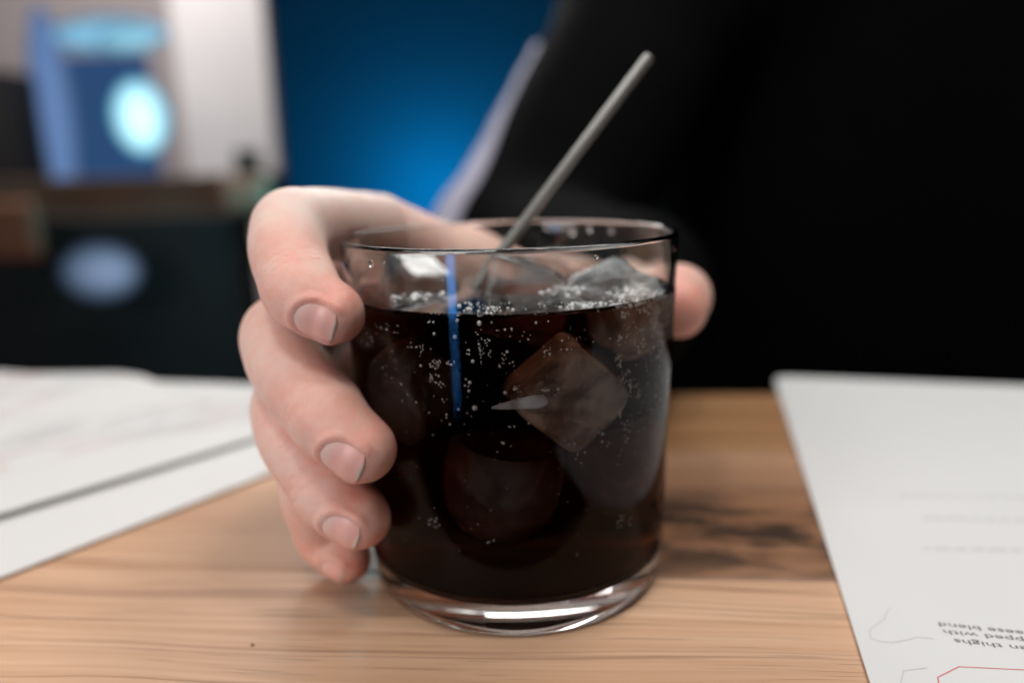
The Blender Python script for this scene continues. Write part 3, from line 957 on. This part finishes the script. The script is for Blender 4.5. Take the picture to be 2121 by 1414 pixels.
pale = np.zeros(len(HV))  # blanched knuckles, plus white top light put into the skin colour
for nm, am in (('index', .85), ('middle', .35), ('ring', .25)):
    j = fingers[nm]['j']
    for f_ in np.linspace(-.35, .95, 14):
        q_ = j[1] + (j[0] - j[1]) * f_ if f_ >= 0 else j[1] + (j[2] - j[1]) * (-f_)
        pale = np.maximum(pale, am * np.exp(-(np.linalg.norm(HV - (q_ + np.array([0, 0, .006])), axis=1) / .0095) ** 2))
hand_me.attributes.new('pale', 'FLOAT', 'POINT').data.foreach_set('value', pale.astype(np.float32))
hand_me.attributes.new('flush', 'FLOAT', 'POINT').data.foreach_set('value', flush.astype(np.float32))
hand_me.attributes.new('crease', 'FLOAT', 'POINT').data.foreach_set('value', (crease * .5).astype(np.float32))
skin = skin_material(); nail_mat = nail_material()
hand = link('hand', hand_me, skin, person)
for nm, me in nail_meshes.items():
    o = bpy.data.objects.new('fingernail', me); COL.objects.link(o)
    me.materials.append(nail_mat); me.polygons.foreach_set('use_smooth', [True] * len(me.polygons))
    o.parent = hand
# jacket: sleeve along the forearm and upper arm, and the chest
jf = Field((-.20, .06, -.34), (.86, .95, .72), .007)
elbow = at(1088, 545, .56); shoulder = at(1365, 20, .67)
wr = mm(47, 112, 46); fo = mm(62, 190, 46)
RA, RS = .066, .076
chain(jf, [(wr, fo, .028, .036), (fo, elbow, .036, RA)], .02, .02)
chain(jf, [(elbow, shoulder, RA, RS), (shoulder, at(1400, -420, .67), RS, RS)], .02, .02)
chain(jf, [(np.array([.34, .66, -.25]), np.array([.36, .68, .55]), .21, .22), (shoulder, np.array([.40, .66, .52]), .08, .16), (np.array([.52, .60, -.25]), np.array([.58, .62, .50]), .18, .20)], .06, .03)
jac_me, _v = jf.mesh('jacket', 3)
black = fabric_material('black_fabric', (0.0016, 0.0016, 0.0018), 0.0)
jacket = link('jacket', jac_me, black, person)
# pale stripe down the outer side of the sleeve
ax = shoulder - elbow; L_ = np.linalg.norm(ax); ax /= L_
toC = CAM - (elbow + shoulder) / 2; toC -= ax * (toC @ ax); toC /= np.linalg.norm(toC)
side = np.cross(ax, toC); side /= np.linalg.norm(side)
if side @ RT > 0: side = -side
V, Q = [], []
NA, NL = 14, 26
for layer in (0, 1):
    for i in range(NL):
        f = -.20 + .86 * i / (NL - 1)
        c_ = elbow + ax * L_ * f; r_ = .04
        for k_ in range(NA):
            b_ = R(-35 + (76 - 42 * max(0, f - .05) / .61) * k_ / (NA - 1))
            dr = side * math.cos(b_) + toC * math.sin(b_)
            r0 = .03
            while jf.at(c_ + dr * r0) < 0 and r0 < .12: r0 += .0015
            V.append(c_ + dr * (r0 + (.003 if layer == 0 else -.004)))
for i in range(NL - 1):
    for k_ in range(NA - 1):
        q = (i * NA + k_, i * NA + k_ + 1, (i + 1) * NA + k_ + 1, (i + 1) * NA + k_)
        Q.append(q); Q.append(tuple(NL * NA + x for x in reversed(q)))
ring = [k_ for k_ in range(NA)] + [i * NA + NA - 1 for i in range(1, NL)] + [(NL - 1) * NA + k_ for k_ in range(NA - 2, -1, -1)] + [i * NA for i in range(NL - 2, 0, -1)]
for x, y in zip(ring, ring[1:] + ring[:1]): Q.append((y, x, NL * NA + x, NL * NA + y))
me = mesh('sleeve_stripe', V, Q)
bmn = bmesh.new(); bmn.from_mesh(me); bmesh.ops.recalc_face_normals(bmn, faces=bmn.faces); bmn.to_mesh(me); bmn.free()
stripe = bpy.data.objects.new('sleeve_stripe', me); COL.objects.link(stripe)
me.materials.append(fabric_material('pale_fabric', (0.42, 0.41, 0.50), .2)); me.polygons.foreach_set('use_smooth', [True] * len(me.polygons))
stripe.parent = jacket

# =================================================================== MENUS
def sheet(name, corner, du, dv, nu, nv, hfun, mat, thick=0.0005, radius=0.0, quad=None):
    """curved sheet with thickness; corner + s*du + t*dv"""
    V, Q = [], []
    du, dv = np.array(du), np.array(dv)
    lu, lv = np.linalg.norm(du), np.linalg.norm(dv)
    for layer in (0, 1):
        for i in range(nu + 1):
            for k_ in range(nv + 1):
                s, t = i / nu, k_ / nv
                ss, ts = s, t
                if radius:
                    x, y = s * lu, t * lv
                    for cx, cy, fx, fy in ((radius, lv - radius, -1, 1),):
                        if x < cx and y > cy:
                            ddx, ddy = (x - cx), (y - cy); m_ = max(abs(ddx), abs(ddy)) + 1e-9; l_ = math.hypot(ddx, ddy) + 1e-9
                            x, y = cx + ddx * m_ / l_, cy + ddy * m_ / l_
                    ss, ts = x / lu, y / lv
                p = np.array(corner) + np.append(ss * du + ts * dv, 0) if quad is None else np.append((1 - t) * ((1 - s) * quad[0] + s * quad[1]) + t * ((1 - s) * quad[3] + s * quad[2]), 0)
                p[2] = hfun(ss, ts) + (thick if layer == 0 else 0)
                V.append(p)
    nn = (nu + 1) * (nv + 1); w_ = nv + 1
    for i in range(nu):
        for k_ in range(nv):
            q = (i * w_ + k_, (i + 1) * w_ + k_, (i + 1) * w_ + k_ + 1, i * w_ + k_ + 1)
            Q.append(q); Q.append(tuple(nn + x for x in reversed(q)))
    ring = [k_ for k_ in range(w_)] + [i * w_ + nv for i in range(1, nu + 1)] + [nu * w_ + k_ for k_ in range(nv - 1, -1, -1)] + [i * w_ for i in range(nu - 1, 0, -1)]
    for x, y in zip(ring, ring[1:] + ring[:1]): Q.append((x, y, nn + y, nn + x))
    me = mesh(name, V, Q)
    bmn = bmesh.new(); bmn.from_mesh(me); bmesh.ops.recalc_face_normals(bmn, faces=bmn.faces); bmn.to_mesh(me); bmn.free()
    me.set_sharp_from_angle(angle=R(40))
    return me
# right-hand menu
MA = on_plane(1799, 1414); MB = on_plane(1618, 835)
md_ = (MB - MA)[:2]; md_ /= np.linalg.norm(md_)
mx_ = np.array([md_[1], -md_[0]])
m0 = MA - np.append(md_ * .075, 0); far_len = .075 + .240
def menu_h(s, t): return 0.0006 + 0.0008 * max(0, t - .72) ** 2 / .08 * (0.4 + .6 * (1 - s))
menu_me = sheet('menu', (m0[0], m0[1], 0), mx_ * .21, md_ * far_len, 30, 60, menu_h, None, .0006, .007)
menu = link('menu', menu_me, paper_material('menu_paper', (0.69, 0.69, 0.685)))
tag(menu, 'white printed menu sheet lying right of the glass with upside down text', 'menu')
ink = plain('black_ink', (0.10, 0.10, 0.10), .8)
grey = plain('faint_grey_ink', (0.60, 0.60, 0.60), .8)
redi = plain('red_ink', (0.62, 0.16, 0.17), .8)
def menu_uv(u, v):
    p = on_plane(u, v, .0012); q = p[:2] - m0[:2]
    return q @ mx_, q @ md_
def menu_pt(a, b, lift=.00006):
    p = m0[:2] + mx_ * a + md_ * b
    return np.array([p[0], p[1], menu_h(a / .21, b / far_len) + .0006 + lift])
def printed(text, u_end, v_base, size):
    """text turned to face the far side of the table; its last letter ends at the pixel given"""
    c = bpy.data.curves.new('printed_text', 'FONT'); c.body = text; c.size = size; c.align_x = 'RIGHT'; c.resolution_u = 3
    o = bpy.data.objects.new('t', c); COL.objects.link(o)
    bpy.context.view_layer.update()
    me = bpy.data.meshes.new_from_object(o.evaluated_get(bpy.context.evaluated_depsgraph_get()))
    bpy.data.objects.remove(o)
    a0, b0 = menu_uv(u_end, v_base)
    for v in me.vertices:
        a, b = a0 - v.co.x, b0 - v.co.y * .62
        v.co = menu_pt(a, b)
    me.name = 'printed_text'
    return link('printed_text', me, ink, menu, smooth=False)
TS = .0042
printed('chicken thighs', 1973, 1322, TS)
printed('topped with', 1950, 1303, TS)
printed('cheese blend', 1940, 1288, TS)
def stroke(name, pts, width, mat, closed=False):
    P = [np.array(menu_uv(*p)) for p in pts]
    V, Q = [], []
    n_ = len(P)
    for i, p in enumerate(P):
        t_ = P[min(i + 1, n_ - 1)] - P[max(i - 1, 0)]; t_ = t_ / np.linalg.norm(t_); nrm = np.array([-t_[1], t_[0]]) * width / 2
        V += [menu_pt(*(p + nrm)), menu_pt(*(p - nrm))]
    for i in range(n_ - 1): Q.append((2 * i, 2 * i + 1, 2 * i + 3, 2 * i + 2))
    return link(name, mesh(name, V, Q), mat, menu, smooth=False)
stroke('printed_frame', [(1950, 1440), (1942, 1402), (1986, 1380), (2150, 1388)], .00028, redi)
for (u0, u1, v_) in ((1860, 2150, 1024), (1912, 2150, 1072), (1912, 2150, 1135)):
    uu = u0
    while uu < u1:
        w_ = random.uniform(14, 46)
        stroke('faint_print', [(uu, v_ + (uu - u0) * .02), (uu + w_, v_ + (uu + w_ - u0) * .02)], .0016, plain('show_through_ink', (0.57, 0.57, 0.58), .8) if 'show_through_ink' not in bpy.data.materials else bpy.data.materials['show_through_ink'])
        uu += w_ + random.uniform(6, 10)
out = [(1845, 1258), (1835, 1270), (1832, 1282), (1815, 1292), (1801, 1305), (1803, 1320), (1822, 1328), (1850, 1330), (1880, 1324), (1900, 1318), (1935, 1322)]
stroke('faint_print', out, .00035, bpy.data.materials['show_through_ink'])
stroke('faint_print', [(1862, 1430), (1872, 1388), (1920, 1382)], .00035, bpy.data.materials['show_through_ink'])

# left-hand papers: a lower sheet and a folded sheet on top of it
LA = on_plane(0, 1203); LB = on_plane(560, 985)
ld = (LB - LA)[:2]; ld /= np.linalg.norm(ld); ln = np.array([-ld[1], ld[0]])
ang = math.atan2(ld[1], ld[0])
pl = LA - np.append(ld * .12, 0)
lo_me = sheet('menu', (pl[0], pl[1], 0), ld * .265, ln * .20 + ld * .04, 40, 24, lambda s, t: .0006 + .0012 * math.sin(s * 5) ** 2 * t, None, .0006,
              quad=[pl[:2], LB[:2] + ld * .048, np.array([-.098, .174]), np.array([-.42, .262])])
lower = link('menu', lo_me, paper_material('lower_menu_paper', (0.67, 0.665, 0.655), .6, ang))
tag(lower, 'white menu sheet left of the hand, lying lowest on the table', 'menu')
UA = on_plane(0, 1062, .004); UB = on_plane(520, 905, .004)
ud = (UB - UA)[:2]; ud /= np.linalg.norm(ud); un = np.array([-ud[1], ud[0]])
ang2 = math.atan2(ud[1], ud[0])
pu = UA - np.append(ud * .12, 0)
UL = .12 + np.linalg.norm((UB - UA)[:2]) * 1.08
up_me = sheet('menu', (pu[0], pu[1], 0), ud * UL, np.array([-.93, .37]) * .36, 48, 44,
              lambda s, t: .0026 + .0016 * (1 - s) * max(0, 1 - t * 6) + .0038 * s ** 3 * (math.exp(-((t - .78) / .20) ** 2) + .55 * math.exp(-((t - .20) / .17) ** 2)), None, .0006,
              quad=[pu[:2], UB[:2] + ud * .012, np.array([-.214, .208]), np.array([-.42, .232])])
upper = link('menu', up_me, paper_material('upper_menu_paper', (0.67, 0.665, 0.655), .6, ang2))
tag(upper, 'white menu sheet with a soft bulge lying on top of the lower left one', 'menu')

# =================================================================== BACKGROUND
def wbox(name, u0, v0, u1, v1, z, depth, mat, parent=None, bevel=.004):
    a, b = at(u0, v0, z), at(u1, v1, z)
    c = (a + b) / 2; w_ = abs(b[0] - a[0]); h_ = abs(b[2] - a[2])
    bm = bmesh.new(); box_bm(bm, (c[0], c[1] + depth / 2, c[2]), (w_, depth, h_), bevel=bevel)
    return link(name, bm_mesh(name, bm), mat, parent, smooth=False)
wallm = plain('grey_plaster', (0.33, 0.29, 0.29), .9, 0, .06, 6)
w_ = wbox('back_wall', -900, -500, 1500, 1100, 3.1, .1, wallm); w_['kind'] = 'structure'
colm = plain('pale_plaster', (0.62, 0.59, 0.59), .85, 0, .05, 8)
c_ = wbox('pillar', 352, -600, 590, 1100, 2.3, .22, colm, bevel=.01)
tag(c_, 'pale grey pillar beside the blue lit wall', 'pillar')
bluem = plain('blue_painted_panel', (0.0004, 0.021, 0.050), .9, 0, .05, 8, .05)
p_ = wbox('partition', 562, -500, 2600, 1100, 1.55, .05, bluem, bevel=.006)
tag(p_, 'blue lit partition wall behind the seated person', 'wall')
pt = bpy.data.lights.new('blue_uplight', 'POINT'); pt.energy = 9.8; pt.color = (0.0, 0.80, 1.0); pt.shadow_soft_size = .03
po = bpy.data.objects.new('blue_uplight', pt); COL.objects.link(po); po.location = at(896, 420, 1.40)
# lit sign frame at the back
fr = empty('light_frame', tuple(at(200, 400, 2.4)))
tag(fr, 'blue glowing light frame on the far wall at upper left', 'lit frame')
def ellipsoid(name, u, v, z, ru, rv, mat, parent=None, depth=None):
    c = at(u, v, z); bm = bmesh.new(); bmesh.ops.create_uvsphere(bm, u_segments=40, v_segments=24, radius=1)
    bmesh.ops.scale(bm, vec=(ru / F * z, depth or min(ru, rv) / F * z, rv / F * z), verts=bm.verts); bmesh.ops.translate(bm, vec=c, verts=bm.verts)
    return link(name, bm_mesh(name, bm), mat, parent)
ellipsoid('top_bar', 222, 72, 2.4, 125, 36, soft_glow('cyan_glow', (0.30, 0.66, 0.90), (0.12, 0.26, 0.50), 0.85, 1.0), fr)
ellipsoid('top_bulb', 262, 82, 2.36, 62, 26, soft_glow('bright_cyan_glow', (0.40, 0.80, 1.0), (0.10, 0.45, 0.80), 0.7, 1.0), fr)
ellipsoid('side_bar', 110, 215, 2.42, 38, 190, soft_glow('blue_glow', (0.13, 0.23, 0.46), (0.10, 0.15, 0.28), 0.8, .7), fr)
wbox('panel', 140, 120, 322, 385, 2.45, .03, glow('navy_glow', (0.022, 0.060, 0.15), 1.0), fr, bevel=.012)
g_ = ellipsoid('globe_lamp', 291, 243, 2.0, 55, 76, soft_glow('globe_glow', (0.55, 0.90, 1.0), (0.0, 0.42, 0.72), 1.35, 1.1))
tag(g_, 'round glowing white and cyan globe lamp at upper left', 'lamp')
brown = plain('brown_wood', (0.16, 0.06, 0.03), .6, 0, .2, 10); dark = plain('dark_counter', (0.005, 0.004, 0.004), .7, 0, .1, 10)
ct = empty('bar_counter', tuple(at(250, 900, 1.9)))
tag(ct, 'dark bar counter with a brown top at left behind the menus', 'counter')
wbox('counter_front', -700, 470, 545, 1200, 1.75, .1, dark, ct)
wbox('counter_top', -700, 392, 560, 462, 1.73, .3, plain('dark_brown_wood', (0.10, 0.055, 0.032), .6, 0, .2, 10), ct)
for (u, v, ru, rv, z, lab) in ((15, 480, 60, 62, 1.5, 'reddish brown chair back at the far left edge'), (505, 400, 50, 34, 1.55, 'brown chair back in front of the pale pillar')):
    o = wbox('chair_back', u - ru, v - rv, u + ru, v + rv, z, .03, brown if u < 100 else plain('tan_brown_wood', (.28, .13, .085), .6, 0, .2, 10), bevel=.012); tag(o, lab, 'chair')
o = wbox('bottle', 485, 310, 530, 400, 1.58, .05, plain('dark_bottle', (.02, .018, .012), .3)); tag(o, 'dark bottle shape standing in front of the pillar', 'bottle')
o = wbox('speaker', -60, 150, 30, 400, 2.2, .15, dark); tag(o, 'dark tall speaker at the far left edge of the room', 'speaker')
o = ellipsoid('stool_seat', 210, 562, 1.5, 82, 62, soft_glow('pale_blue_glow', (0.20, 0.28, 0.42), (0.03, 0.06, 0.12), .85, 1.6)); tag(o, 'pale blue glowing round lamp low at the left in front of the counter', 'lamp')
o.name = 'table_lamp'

# a crumb left on the table
p_ = on_plane(523, 1336)
cb = rounded_block(.00042, .0003, .0002, 21, 3, .00008, 3)
o = link('crumb', bm_mesh('crumb', cb), plain('dark_crumb', (.22, .13, .09), .8))
o.location = (p_[0], p_[1], .0002); tag(o, 'tiny brown crumb on the bare wood in front of the hand', 'crumb')
